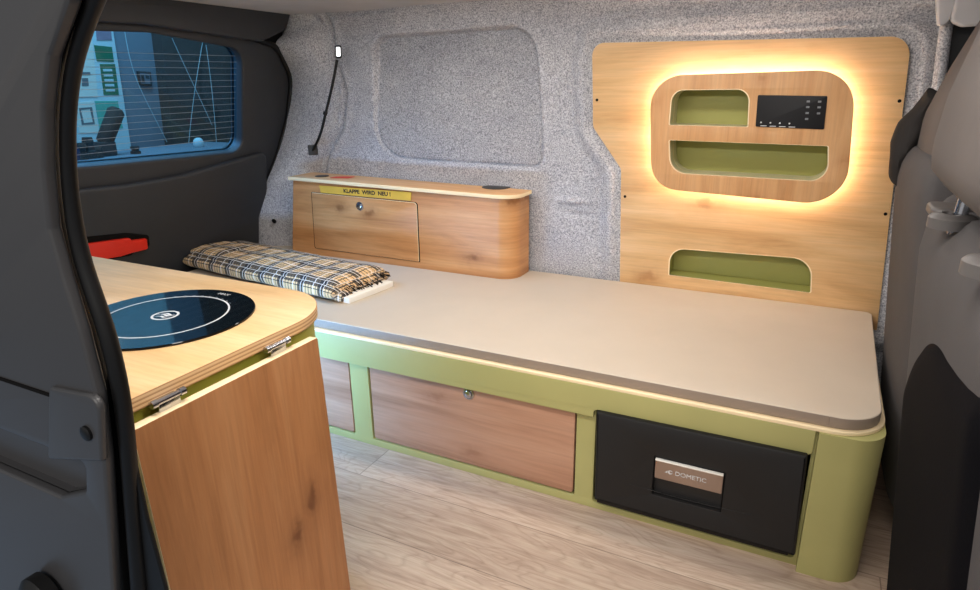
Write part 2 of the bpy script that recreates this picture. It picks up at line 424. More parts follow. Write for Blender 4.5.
# wheel-side swell and wrinkles between window and panel
Y += .006*np.sin(X*7+1)*np.sin(Z*5)
Y -= .012*np.exp(-((X+.33)/.05)**2-((Z-.62)/.010)**2) - .009*np.exp(-((X+.30)/.04)**2-((Z-.575)/.01)**2)
Y -= .007*np.exp(-((X+.36)/.035)**2-((Z-.99+.4*(X+.36))/.008)**2)
tt = np.clip(Z-1.155, 0, .118)
Y -= .12-np.sqrt(np.maximum(.12**2-tt**2, 0))
Y = np.minimum(Y, .87)
bm = bmesh.new()
bm.free()
nx, nz = X.shape
idx = np.arange(nx*nz).reshape(nx, nz)
qd = np.stack([idx[:-1, :-1], idx[1:, :-1], idx[1:, 1:], idx[:-1, 1:]], -1).reshape(-1, 4)
me = bpy.data.meshes.new('wall'); me.from_pydata(np.stack([X, Y, Z], -1).reshape(-1, 3).tolist(), [], qd.tolist())
me.polygons.foreach_set('material_index', (dw[:-1, :-1] < -.003).astype(np.int32).ravel())
me.polygons.foreach_set('use_smooth', np.ones(len(qd), bool)); me.update()
wall = tag(put('wall_back', me, [m['felt'], m['felt_window']]), 'grey felt lined van side wall with blanked window shape', 'wall', kind='structure')

tag(put('floor', box(-1.75, 1.9, -.98, .86, -.03, 0, 0), m['floor']), 'light oak plank vinyl floor of the van', 'floor', kind='structure')
tag(put('ceiling', box(-1.7, 1.9, -1.0, .72, 1.246, 1.27, 0), m['headliner']), 'pale grey van ceiling lining', 'ceiling', kind='structure')

# ---- tailgate (door_1)
TGP = Vector((-1.66, 0, .4)); TV = Vector((.25, 0, 1))
FT = Frame(TGP, (0, 1, 0), TV)
tg = thing('door_1', 'dark grey tailgate with tinted rear window', 'door', TGP, kind='structure')
o_px = [(30, 15), (150, 22), (246, 36), (276, 46), (291, 78), (287, 118), (277, 155), (264, 188), (257, 215), (257, 275), (30, 300)]
o_uv = [FT.px(q) for q in o_px]; o_uv[9].y = o_uv[10].y = -.18
for k_ in (0, 10): o_uv[k_].x = -.93
o_out = rpoly(o_uv, [.02, .1, .1, .1, .12, .1, .1, .1, .05, .01, .01])
w_uv = [FT.px(q) for q in ((30, 30), (150, 33), (243, 50), (243, 152), (100, 166), (30, 150))]
w_uv[0].x = w_uv[5].x = -.78; w_uv[5].y = w_uv[4].y+.03; w_uv[0].y -= .02
w_out = rpoly(w_uv, [.02, .2, .06, .05, .06, .03])
put('trim_panel', plate(o_out, FT, .05, (w_out,), .008, seg=3), m['tailgate'], tg)
put('door_shell', plate([Vector(q) for q in ((-.95, -.4), (.80, -.4), (.80, .88), (-.95, .88))], FT.shift(-.055), .006, (w_out,)), m['tailgate'], tg)
seal = [FT.at(p[0], p[1], .004) for p in o_out]
put('rubber_seal', tube(seal, .011, 3, True, smoothp=False), m['rubber'], tg)
gl_out = rpoly(w_uv, [.02, .2, .07, .06, .06, .03])
put('rear_window', plate(rpoly([p+(p-Vector((.2, .5))).normalized()*.012 for p in w_uv], .06), FT.shift(-.032), .004), m['glass'], tg)
bms = []
uw = [p.x for p in w_uv]
for k in range(15):
    v = lerp(.42, .715, k/14)
    a, b = FT.at(-.75, v-.012, -.030), FT.at(max(uw)-.02, v+.0, -.030)
    bms.append(tube([a, b], .0007, 1, smoothp=False))
put('heating_wires', join(*bms), m['wire'], tg)['label'] = 'thin horizontal heating wires across the rear glass'
l_uv = [FT.px(q) for q in ((20, 182), (120, 183), (175, 174), (262, 150), (263, 190), (255, 215), (255, 275), (20, 300))]
l_uv[6].y = l_uv[7].y = -.15; l_uv[0].x = l_uv[7].x = -.9
put('lower_trim', plate(rpoly(l_uv, [.01, .2, .3, .03, .1, .05, .02, .02], 10), FT.shift(.028), .028, (), .012, seg=4), m['tailgate'], tg)
# moulding over the window
FU = Frame((-1.43, 0, 1.1), (0, 1, 0), (.1, 0, 1))
u_uv = [FU.px(q) for q in ((20, -40), (225, -12), (262, 2), (293, 9), (287, 30), (263, 42), (228, 37), (150, 25), (60, 20), (20, 20))]
for k_ in (0, 9): u_uv[k_].x = -.93
put('roof_trim', plate(rpoly(u_uv, [.01, .02, .02, .01, .05, .05, .1, .2, .2, .01], 10), FU, .06, (), .01, seg=3), m['tailgate'], tg)

# ---- felt pillar between tailgate and side wall
edge = [FT.at(*FT.px(q)) for q in ((289, -25), (290, 6), (276, 46), (290, 78), (286, 118), (276, 155), (263, 188), (256, 215), (256, 256), (256, 275))]
edge[0] = Vector((-1.44, .66, 1.26)); edge[1] = Vector((-1.46, .665, 1.19))
edge[-1].z = edge[-1].z-.1
crease = [Vector((-1.27, .68, 1.262))]+[Vector((p.x-.006, .735, p.y)) for p in cr]+[Vector(p) for p in ((-1.36, .735, .60), (-1.40, .735, .42), (-1.43, .735, .22))]
def samp(L, t):
    x = t*(len(L)-1); i = min(int(x), len(L)-2); f = x-i
    p0, p1, p2, p3 = L[max(i-1, 0)], L[i], L[i+1], L[min(i+2, len(L)-1)]
    return .5*((2*p1)+(p2-p0)*f+(2*p0-5*p1+4*p2-p3)*f*f+(3*p1-p0-3*p2+p3)*f**3)
def pil(u, v):
    a, b = samp(edge, v), samp(crease, v); p = a.lerp(b, u)
    bul = math.sin(PI*min(1, u*1.0))**.8*.03
    n = Vector((.55, -.83, 0))
    p = p+n*bul+n*(.004*math.sin(v*23+u*4)*math.sin(PI*u))
    return p
bm = grid_mesh(pil, 30, 90)
tag(put('wall_left', from_bm(bm, 60), m['felt']), 'grey felt covered rear corner pillar beside the tailgate', 'pillar', kind='structure')

# ---- sliding-door opening in the foreground (door_2)
dr = thing('door_2', 'dark sliding door opening with black rubber seal', 'door frame', (-.25, -.96, 0), kind='structure')
YS = -.96
Lp = [(72, -30), (62, 0), (42, 56), (36, 110), (37, 170), (43, 230), (57, 280), (73, 330), (90, 395), (98, 460), (103, 530), (107, 600), (110, 650)]
Rp = [(115, -30), (100, 0), (79, 56), (72, 110), (72, 170), (81, 240), (96, 288), (113, 330), (129, 395), (135, 460), (141, 530), (150, 600), (154, 650)]
LW = [on(q, 1, YS) for q in Lp]; RW = [on(q, 1, YS) for q in Rp]
ctr = [a.lerp(b, .30) for a, b in zip(LW, RW)]; wd = [(q[0]-p[0])*(a.lerp(b, .5)-CAM).dot(fw)/FPX for p, q, a, b in zip(Lp, Rp, LW, RW)]
def over(L): return [Vector((.75, L[0].y, 1.225)), Vector((.45, L[0].y, 1.222)), Vector((.18, L[0].y, 1.205)), L[0].lerp(Vector((.05, L[0].y, 1.19)), .6)]+L
w4 = [wd[0]]*4+wd
put('rubber_seal', tube(over(ctr), 1, 6, radii=[.31*w for w in w4]), m['rubber'], dr)
ctr2 = [a.lerp(b, .74)+Vector((0, .004, 0)) for a, b in zip(LW, RW)]
put('inner_lip', tube(over(ctr2), 1, 6, radii=[.21*w for w in w4]), m['rubber'], dr)
FB = Frame((0, -.955, 0), (1, 0, 0), (0, 0, 1))
tr_uv = [FB.px(q) for q in ((95, 350), (118, 395), (128, 440), (146, 520), (165, 590), (176, 640), (90, 640))]
put('sill_trim', plate(rpoly(tr_uv, .01), FB, .005, (), .002), m['rubber'], dr)
FS = FRONT(-.975)
sk = [FS.px(q) for q in [(60, -30)]+[(a+6, b) for a, b in Lp[1:]]]
sk_out = sk+[Vector((-1.66, 0)), Vector((-1.66, 1.25))]
rc = [FS.px(q) for q in ((0, 464), (84, 463), (85, 492), (60, 497), (0, 514))]
rc[0].x = rc[4].x = -.5; rc[0].y = rc[1].y+.0; rc[4].y = rc[3].y
rcl = rpoly(rc, .006, 4)
put('body_panel', plate(rpoly(sk_out, .008, 3), FS, .012, (rcl,), .004), m['bodypaint'], dr)
put('rail_recess', join(wall_strip(rcl, FS, .010, .019), plate([Vector((-.6, rc[4].y-.02)), Vector((rc[1].x+.004, rc[4].y-.02)), Vector((rc[1].x+.004, rc[0].y+.02)), Vector((-.6, rc[0].y+.02))], FS.shift(-.018), .004)), m['bodypaint'], dr)
FS2 = FRONT(-.980)
up_px = [(10, -30), (18, 60), (14, 130), (18, 200), (34, 300), (44, 360), (48, 396)]
uu = [FS2.px(q) for q in up_px]; zg = uu[-1].y
b1, b2, b3, b4 = [FS2.px(q) for q in ((48, 387), (98, 397), (101, 462), (47, 460))]
put('gap_line', box(-.75, b1.x, -.9765, -.97, zg-.004, zg-.0005, 0), m['gap'], dr)
put('striker_block', plate(rpoly([b1, b2, b3, b4], [.008, .012, .003, .004]), FS2, .008, (), .003, seg=4), m['bodypaint'], dr)
fpl = Frame(on((87, 433), 1, -.9805), (1, 0, 0), (0, 0, 1))
put('rubber_plug', lathe([(0, -.002), (.0075, -.002), (.0075, .002), (.006, .003), (.002, .0035)], fpl, 20), m['rubber'], dr)
fk = Frame(on((40, 600), 1, -.99), (1, 0, 0), (0, 0, 1))
put('drain_cap', lathe([(0, -.01), (.03, -.01), (.03, .004), (.024, .010), (.012, .012)], fk, 24), m['rubber'], dr)

# ---- front side: trim strip, dark cab door
tr = thing('trim_1', 'pale grey pillar trim behind the front seats', 'trim', (.63, .7, .3), kind='structure')
put('pillar_strip', tube([(.640, .715, .2), (.632, .712, .8), (.626, .71, .95), (.618, .705, 1.08), (.604, .70, 1.25)], .014, 4), m['felt'], tr)
F6 = FRONT(.64)
put('upper_cover', plate(rpoly([F6.px(q) for q in ((936, -20), (957, -20), (955, 8), (948, 24), (938, 27))], [.01, .01, .02, .02, .01]), F6, .03, (), .006, seg=3), m['headliner'], tr)
put('belt_cover', plate(rpoly([F6.px(q) for q in ((959, -20), (950, 22), (962, 27), (1000, 24), (1010, -20))], [.01, .02, .02, .02, .01]), F6.shift(.01), .03, (), .007, seg=3), m['headliner'], tr)
tag(put('wall_right', box(.632, 1.9, .765, .83, 0, 1.25, 0), m['black_plastic']), 'black cab side beyond the front seats', 'wall', kind='structure')
tag(put('wall_front', box(1.88, 1.92, -1.0, .83, 0, 1.25, 0), m['tailgate']), 'dark cab end beyond the front seats', 'wall', kind='structure')

# ================================================================== BED
bed = thing('bed_base', 'green bed base with oak drawer fronts and rounded corner along the side wall', 'bed', (-.5, .35, 0))
XR, XL, ZR = .566, -1.60, .258
bed_top = rpoly([(XL, -.0085), (XR, -.0085), (XR+.008, .708), (XL, .708)], [.0, .10, .002, .0], 14)
put('top_board', plate(bed_top, TOP(.342), .007, (), .0008, True), [m['ply'], m['ply']], bed)
put('front_rail', plate(rpoly([(XL, ZR), (-.008, ZR), (-.008, .279), (.444, .279), (.444, .335), (XL, .335)], [0, 0, .012, .012, 0, 0]), FRONT(-.009), .0159, (), .001), m['green'], bed)
holes = [rpoly([(-.6655, .0205), (-.0525, .0205), (-.0525, .2575), (-.6655, .2575)], .008), rpoly([(-1.3615, .0205), (-.729, .0205), (-.729, .2575), (-1.3615, .2575)], .008),
         rpoly([(-.006, .016), (.443, .016), (.443, .278), (-.006, .278)], .01)]
put('lower_panel', plate([Vector(p) for p in ((XL, 0), (.452, 0), (.452, .335), (XL, .335))], FRONT(.007), .016, holes, .0008), m['green'], bed)
# rounded end: a bent board
col = rpoly([(.4500, -.0125), (XR, -.0125), (XR+.008, .706), (XR-.008, .706), (XR-.014, .0065), (.4500, .0065)], [.001, .10, 0, 0, .086, 0], 14)
put('corner_panel', plate(col, TOP(.335), .335, (), 0), m['green'], bed)
def drawer(x0, x1, kx):
    d = put('drawer_front', plate(rpoly([(x0, .0255), (x1, .0255), (x1, .2550), (x0, .2550)], .007), FRONT(.0085), .016, (), .001), m['oak_drawer'], bed)
    put('drawer_tray', join(box(x0+.012, x1-.012, .019, .03, .03, .20, 0), box(x0+.012, x1-.012, .03, .45, .03, .04, 0), box(x0+.012, x0+.024, .03, .45, .04, .2, 0), box(x1-.024, x1-.012, .03, .45, .04, .2, 0)), m['gap'], d)
    f = Frame((kx, .0085, .2365), (1, 0, 0), (0, 0, 1))
    k = put('push_lock', lathe([(0, -.004), (.0165, -.004), (.0165, .001), (.0155, .003), (.0125, .0035), (.0118, .0015), (.0105, .0015), (.0098, .006), (.006, .0078), (.001, .008)], f, 32), m['chrome'], d)
    part_label(k, 'round chrome push lock')
drawer(-.660, -.058, -.345)
drawer(-1.356, -.7345, -1.05)

# mattress
mat = thing('mattress', 'thin taupe vinyl mattress lying on the green bed base', 'mattress', (-.5, .35, .341))
ms_out = rpoly([(-1.59, .004), (.555, .004), (.574, .706), (-1.59, .706)], [.01, .080, .02, .01], 14)
ms = plate(ms_out, TOP(.3678), .0255, (), .003, seg=3)
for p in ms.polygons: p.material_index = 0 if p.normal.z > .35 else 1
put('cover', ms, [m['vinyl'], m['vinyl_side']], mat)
put('seam', join(tube([(.463, .0035, .344), (.463, .0035, .366)], .0008, 2, smoothp=False)), m['vinyl_side'], mat)

# fridge
fr = thing('drawer_fridge', 'black drawer fridge with silver handle set into the green bed base', 'fridge', (.219, .2, .02))
fo = rpoly([FRONT(-.022).px(q) for q in ((594, 500), (795, 557), (808, 456.5), (596, 412))], .004)
hx0, hx1 = FRONT(-.02).px((655, 459)).x, FRONT(-.02).px((725, 473)).x
hz1, hz0 = FRONT(-.02).px((656, 457)).y, FRONT(-.02).px((654, 494)).y
hh = rpoly([(hx0, hz0), (hx1, hz0), (hx1, hz1), (hx0, hz1)], .002)
put('door', plate(fo, FRONT(-.022), .022, (hh,), .006, seg=1), m['fridge'], fr)
put('housing', box(.006, .432, .002, .55, .022, .27, .002), m['fridge'], fr)
rec = join(wall_strip(hh, FRONT(-.022), .001, .020), plate(hh, FRONT(-.003), .002))
put('handle_recess', rec, m['black_plastic'], fr)
zt_ = hz1-.004
hd = put('handle', plate(rpoly([(hx0+.002, zt_-.047), (hx1-.002, zt_-.047), (hx1-.002, zt_), (hx0+.002, zt_)], .002), FRONT(-.023), .005, (), .001), m['alu'], fr); part_label(hd, 'brushed silver handle plate')
put('handle_highlight', box(hx0+.002, hx1-.002, -.0275, -.019, zt_-.0005, zt_+.0035, .0008), m['white'], hd)  # white strip standing in for the highlight on the handle's top edge
FH = FRONT(-.0232); cx = (hx0+hx1)/2
put('badge', join(text('DOMETIC', FH, cx-.028, zt_-.024, .0145, .0005, 1.05), plate(circle(cx-.038, zt_-.024, .005, 20), FH.shift(.0004), .0005, (circle(cx-.0365, zt_-.0235, .003, 16),)), plate([Vector(p) for p in ((cx-.050, zt_-.027), (cx-.044, zt_-.021), (cx-.044, zt_-.027))], FH.shift(.0004), .0005)), m['white_ink'], hd)
a, b = FRONT(-.022).px((630, 484)), FRONT(-.022).px((752, 515))
put('crease', tube([(lerp(a.x, b.x, t), -.0222, lerp(a.y, b.y, t)-.004*math.sin(PI*t)) for t in (0, .25, .5, .75, 1)], .0008, 2), m['fridge'], fr)

# ================================================================== WALL PANEL AND CONSOLE
FC = FRONT(YP-.052)
con_out = rpoly([FC.px(q) for q in ((650, 76), (857, 69), (846, 207), (651, 188))], [.085, .10, .095, .085], 14)
n1 = rpoly([FC.px(q) for q in ((672, 90), (750, 89), (748, 127), (669, 125))], [.032, .035, .004, .004], 10)
n2 = rpoly([FC.px(q) for q in ((669, 140), (828.5, 146), (828, 182), (670, 173))], [.004, .004, .06, .052], 12)
n3 = rpoly([FP.px(q) for q in ((670, 248), (812, 259), (811, 293), (668.5, 275))], [.05, .06, .005, .005], 12)
# openings in the panel behind the console niches
wp = thing('wall_panel', 'large oak wall panel screwed to the felt side wall above the mattress', 'panel', (.2, YP, .315))
put('board', plate(panel_out, FP, .010, (n1, n2, n3), .001, True), [m['oak_panel'], m['ply']], wp)
for q in ((597, 100), (899.5, 101), (625, 196.5), (885.5, 214)):
    u = FP.px(q); f = Frame((u.x, YP, u.y), (1, 0, 0), (0, 0, 1))
    put('screw', lathe([(0, -.002), (.0045, -.002), (.0045, .0006), (.003, .0012), (.0015, .0004)], f, 14), m['gap'], wp)
def niche(loop, fr, depth, parent, lip=.0035, front=0.0):
    k = put('niche', join(wall_strip(loop, fr, front, depth), plate(grow(loop, .004), fr.shift(-depth), .004)), m['green_dark'], parent)
    put('edge_lip', plate(grow(loop, .0015), fr.shift(.0012), .003, (grow(loop, -lip),)), m['ply'], k)
    return k
niche(n3, FP, .075, wp, .002)
cs = thing('wall_console', 'oak wall console with two green niches and glowing light behind it', 'shelf', (.2, YP, .75))
cp = [FC.px(q) for q in ((758, 95), (827.5, 96), (824, 129.5), (755.5, 126.5))]
cp_out = rpoly(cp, .003, 3)
put('front_board', plate(con_out, FC, .018, (n1, n2), .001, True), [m['oak_front'], m['ply']], cs)
for l in (n1, n2):
    k = put('niche', plate(grow(l, .004), FC.shift(-.105), .004), m['green_dark'], cs); part_label(put('niche_wall', wall_strip(l, FC, .018, .1045), m['niche_edge'], k), 'pale cream green niche sides')
    put('edge_lip', plate(grow(l, .0012), FC.shift(.0008), .003, (grow(l, -.0018),)), m['ply'], k)
led_loop = [p for p in con_out]
cc = sum(con_out, Vector((0, 0)))/len(con_out)
inn = [p+(cc-p).normalized()*.014 for p in con_out]
led = put('light_strip', tube([FC.at(p[0], p[1], -.027) for p in inn], .0035, 2, True, smoothp=False), m['led'], cs); part_label(led, 'warm white glowing light strip')
put('spacer', wall_strip([p+(cc-p).normalized()*.022 for p in con_out], FC, .018, .0515), m['oak_front'], cs)
pn = put('control_panel', plate(cp_out, FC.shift(.003), .003, (), .0008), m['screen'], cs); part_label(pn, 'black glass control display')
cw = lambda s, t: (cp[0].lerp(cp[1], s)).lerp(cp[3].lerp(cp[2], s), t)
for s, t in ((.74, .17), (.74, .34), (.74, .52), (.74, .70), (.9, .17), (.9, .34), (.9, .52)):
    p = cw(s, t); put('touch_symbol', plate(rpoly([p+Vector(d) for d in ((-.004, -.0025), (.004, -.0025), (.004, .0025), (-.004, .0025))], .001, 3), FC.shift(.0034), .0004), m['grey_ink'], pn)
for s in (.08, .22, .36, .50):
    p = cw(s, .86); put('touch_symbol', plate(circle(p.x, p.y, .0022, 12), FC.shift(.0034), .0004), m['white_ink'], pn)
    p = cw(s+.04, .965); put('touch_symbol', plate(rpoly([p+Vector(d) for d in ((-.008, -.001), (.008, -.001), (.008, .001), (-.008, .001))], .0005, 3), FC.shift(.0034), .0004), m['white_ink'], pn)

# ================================================================== STORAGE BOX at the rear
YB = .565
FX = FRONT(YB)
sb = thing('storage_box', 'long oak storage box standing on the mattress under the blanked window', 'cabinet', (-.95, .64, .3675))
ZB1 = .640
xl, xr = -1.415, -.472
box_loop = rpoly([(xl, YB), (xr, YB), (xr, .69), (xr-.012, .69), (xr-.012, YB+.012), (xl, YB+.012)], [0, .065, 0, 0, .053, 0], 14)
dq = [FX.px(q) for q in ((311.5, 192), (417.5, 202.5), (420, 262), (315, 248))]
door_out = rpoly(dq, [.004, .012, .004, .008], 6)
body = plate(box_loop, TOP(ZB1), ZB1-.368, (), 0)
for v in body.vertices:      # the left end leans along the corner pillar
    if v.co.z > .5: v.co.z += .016*min(1, max(0, (xr-v.co.x)/.95))
    if v.co.x < -1.3: v.co.x -= .042*(ZB1-v.co.z)/.27-.012
put('front_panel', body, m['oak_box'], sb)
bt = rpoly([(xl-.004, YB-.010), (xr+.007, YB-.010), (xr+.007, .70), (xl-.004, .70)], [.004, .075, .004, .004], 14)
tb = plate(bt, TOP(ZB1+.0125), .0125, (), .001, True)
for v in tb.vertices: v.co.z += .016*min(1, max(0, (xr-v.co.x)/.95))
put('top_board', tb, [m['oak_box_top'], m['ply']], sb)
put('back_panel', box(xl, xr-.02, .684, .694, .368, .64, 0), m['oak_box'], sb)
fd = put('flap_door', plate(grow(door_out, -.003), FX.shift(.0035), .0045, (), .0016, True), [m['oak_box'], m['ply']], sb)
put('gap_line', plate(grow(door_out, .0012), FX.shift(.0006), .0012), m['gap'], sb)
u = FX.px((360.5, 206)); f = Frame((u.x, YB-.003, u.y), (1, 0, 0), (0, 0, 1))
k = put('push_lock', lathe([(0, -.002), (.0165, -.002), (.0165, .001), (.0155, .003), (.0125, .0035), (.0118, .0015), (.0105, .0015), (.0098, .006), (.006, .0078), (.001, .008)], f, 32), m['chrome'], fd); part_label(k, 'round chrome push lock')
ZT = ZB1+.0125
for q, rx, nm in (((496, 187.5), .05, 'speaker_grille'), ((322, 176.2), .026, 'cable_port')):
    zc = ZT+(.0012 if q[0] > 400 else .0142); c = on(q, 2, zc)
    put(nm, plate(circle(c.x, c.y, rx, 40), TOP(zc+.002), .003, (), .0008), m['black_plastic'], sb)
c0, c1 = on((333, 177.5), 2, ZT+.0132), on((352, 177.5), 2, ZT+.0132)
put('sticker', plate(rpoly([(c0.x, c0.y-.02), (c1.x, c1.y-.02), (c1.x, c1.y+.02), (c0.x, c0.y+.02)], .003, 3), TOP(ZT+.0150), .0012), m['red'], sb)
tq = [FX.px(q) for q in ((320, 185.3), (412, 192), (411.5, 200.5), (321.5, 192.5))]
tp = tag(put('masking_tape', plate(tq, FX.shift(.0045), .0012), m['tape'], None, (tq[0].x, YB, tq[0].y)), 'yellow masking tape with handwriting on the oak storage box', 'tape')
fxs = FX.shift(.0046); cen = sum(tq, Vector((0, 0)))/4; dd = (tq[1]-tq[0])
put('handwriting', text('KLAPPE  WIRD  NEU !', fxs, tq[0].x+dd.x*.275, lerp(tq[0].y, tq[3].y, .5)+dd.y*.275, .0195, .0004, 1.12, rot=math.atan2(dd.y, dd.x), bold=.0007), m['ink'], tp)

# ================================================================== BLANKET on white board
ang = math.radians(-6.5)
BU = Vector((math.cos(ang), math.sin(ang), 0)); BV = Vector((-BU.y, BU.x, 0))
Rend = Vector((-.826, .246, .3676))
def bl(u, v, z): return Rend + BU*u + BV*v + Vector((0, 0, z))      # u: 0 at right end, negative leftwards
wb_fr = Frame(Rend+Vector((0, 0, .0182)), BU, BV)
wb = plate(rpoly([(-.60, -.080), (.010, -.100), (.010, .104), (-.60, .080)], .004, 4), wb_fr, .018, (), .0015)
tag(put('white_board', wb, m['white'], None, tuple(Rend)), 'white board end sticking out under the plaid blanket', 'board')
from mathutils import noise as mn
def layer(u0, u1, v0, v1, z0, th, seed, nu=90, nv=44):
    """one fold of cloth: a soft flattened roll, with uv in metres"""
    bm = bmesh.new(); uvl = bm.loops.layers.uv.new('UVMap'); R = []
    W = (v1-v0)/2; vc = (v0+v1)/2
    for i in range(nu+1):
        t = i/nu; u = lerp(u0, u1, t)
        e = min(1, min(t, 1-t)*nu/4); sh = math.sqrt(max(.0, 1-(1-e)**2))*.75+.25
        ring = []
        for k in range(nv):
            a = 2*PI*k/nv; c, s = math.cos(a), math.sin(a)
            v = vc+W*math.copysign(abs(c)**.55, c); zz = z0+th/2+th/2*sh*math.copysign(abs(s)**.6, s)
            p = bl(u, v, zz)
            q = Vector((u*9+seed, v*9, seed))
            nz = mn.noise(q)*.008+mn.noise(q*3)*.0025
            if s > 0: p.z += nz*s*1.0+.004*s
            p.x += mn.noise(Vector((v*14, zz*40, seed+u*3)))*.006*(1 if 0 < i < nu else .6); p.y += mn.noise(Vector((u*11, zz*30, seed+9)))*.006*abs(c)
            p.z = max(p.z, Rend.z+.0006)
            ring.append((bm.verts.new(p), u, (v-vc)*(1 if s >= 0 else -1)+(0 if s >= 0 else 2*W)+ (zz-z0)*.7))
        R.append(ring)
    for a, b in zip(R, R[1:]):
        for k in range(nv):
            l4 = (a[k], a[(k+1) % nv], b[(k+1) % nv], b[k])
            f = bm.faces.new([x[0] for x in l4])
            vs = [x[2] for x in l4]
            for lp, x in zip(f.loops, l4):
                vv = x[2]
                if abs(vv-vs[0]) > .12: vv = vs[0]
                lp[uvl].uv = (x[1], vv)
    for r in (R[0], R[-1]):
        f = bm.faces.new([x[0] for x in r])
        for lp, x in zip(f.loops, r): lp[uvl].uv = (x[1]+x[0].co.z*2, x[2])
    bmesh.ops.recalc_face_normals(bm, faces=bm.faces)
    me = bpy.data.meshes.new('cloth'); bm.to_mesh(me); bm.free()
    for p in me.polygons: p.use_smooth = True
    return me
bk = thing('plaid_blanket', 'folded black and cream plaid blanket lying on the mattress', 'blanket', tuple(Rend+BU*-.4))
put('folded_cloth', layer(-.80, -.026, -.130, .128, .001, .056, 3.3), m['plaid'], bk)
put('folded_cloth', layer(-.785, -.036, -.112, .112, .030, .035, 8.1), m['plaid'], bk)
put('folded_cloth', layer(-.05, -.010, -.112, -.06, .0, .03, 1.7, 20, 24), m['plaid'], bk)
put('folded_cloth', layer(-.795, -.62, -.095, .06, .045, .026, 5.1, 40), m['plaid'], bk)
fb = []
for k in range(42):
    v = lerp(-.10, .118, k/41); p = bl(-.038, v, .030+random.uniform(-.010, .012)); q = p+BU*random.uniform(.018, .032)+Vector((0, random.uniform(-.004, .004), random.uniform(-.010, -.002)))
    fb.append(tube([p, p.lerp(q, .5)+Vector((0, 0, .004)), q], .0016, 1))
put('fringe', join(*fb), m['gap'], bk)['kind'] = 'stuff'

# ================================================================== KITCHEN
ZK = .62
kc = thing('kitchen_cabinet', 'green kitchen cabinet with fold-down oak flap under the round hob', 'cabinet', (-.9, -.67, 0))
wt = rpoly([(-1.46, -.935), (-.362, -.935), (-.362, -.405), (-1.46, -.405)], [.003, .003, .14, .003], 18)
put('carcass', plate(rpoly([(-1.45, -.93), (-.371, -.93), (-.371, -.414), (-1.45, -.414)], [0, 0, .13, 0], 16), TOP(ZK-.020), ZK-.021, (), 0), m['olive'], kc)
FF = Frame((-.340, -.857, .590), (0, 1, 0), (-.030, 0, 1))
fl = put('flap', plate(rpoly([(0, -.555), (.337, -.555), (.337, 0), (0, 0)], .003, 3), FF, .016, (), .0008, True), [m['oak_flap'], m['ply']], kc)
for y in (-.795, -.598):
    h = [tube([(-.352, y-.021, .604), (-.352, y+.021, .604)], .0042, 5, smoothp=False)]
    for s in (-1, 1): h.append(tube([(-.352, y+s*.021-.004, .604), (-.352, y+s*.021+.004, .604)], .0056, 5, smoothp=False))
    h.append(box(-.384, -.352, y-.016, y+.016, .602, .605, .0006)); h.append(box(-.354, -.350, y-.016, y+.016, .588, .604, .0006))
    part_label(put('hinge', join(*h), m['chrome'], kc), 'chrome barrel hinge')
put('added_light_bar', box(-1.22, -.50, -.4135, -.4035, .322, .348, .002), m['alu'], kc)  # made-up fixture bar, added to go with the blue fill lamp
tag(put('worktop', plate(wt, TOP(ZK), .020, (), .0015, True, 2), [m['birch_top'], m['ply_layers']], None, (-.9, -.67, ZK-.02)), 'pale birch worktop with rounded corner on the green kitchen cabinet', 'worktop')
hc = Vector((-.586, -.617)); FK = Frame((hc.x, hc.y, ZK+.001), (1, 0, 0), (0, 1, 0))
hb = thing('induction_hob', 'round black glass induction hob set in the birch worktop', 'hob', (hc.x, hc.y, ZK))
put('glass_plate', lathe([(0, -.0008), (.1455, -.0008), (.1455, .002), (.1445, .003), (.001, .0032)], FK, 96), m['hob'], hb)
FK2 = FK.shift(.0034)
put('cooking_zone_ring', plate(circle(0, 0, .1035, 96), FK2, .0003, (circle(0, 0, .1005, 96),)), m['white_ink'], hb)
put('scale_marks', join(*[plate([Vector((math.cos(a), math.sin(a)))*r for a, r in ((a0, .1055), (a0+.05, .1055), (a0+.05, .107), (a0, .107))], FK2, .0003) for a0 in [math.radians(60+9*k) for k in range(9)]]), m['grey_ink'], hb)
qa, qb = on((219, 295.6), 2, ZK), on((231, 297.6), 2, ZK)
put('print', text('MAX', FK2, qa.x-hc.x, qa.y-hc.y, .011, .0003, 1.15, rot=math.atan2(qb.y-qa.y, qb.x-qa.x)), m['white_ink'], hb)
lg = [plate(circle(0, 0, .0225, 40), FK2, .0003, (circle(0, 0, .0185, 40),)),
      plate([Vector((x, y)) for x, y in ((-.017, -.006), (-.004, .004), (.008, .002), (.018, .007), (.006, -.003), (-.006, .0), )], FK2, .0003),
      plate([Vector((x, y)) for x, y in ((-.014, .002), (-.004, .010), (.008, .007), (.014, .011), (.006, .003), (-.006, .006), )], FK2, .0003),
      plate([Vector((x, y)) for x, y in ((-.012, -.012), (-.002, -.004), (.008, -.006), (.016, -.001), (.006, -.010), (-.004, -.008), )], FK2, .0003)]
put('logo', join(*lg), m['white_ink'], hb)

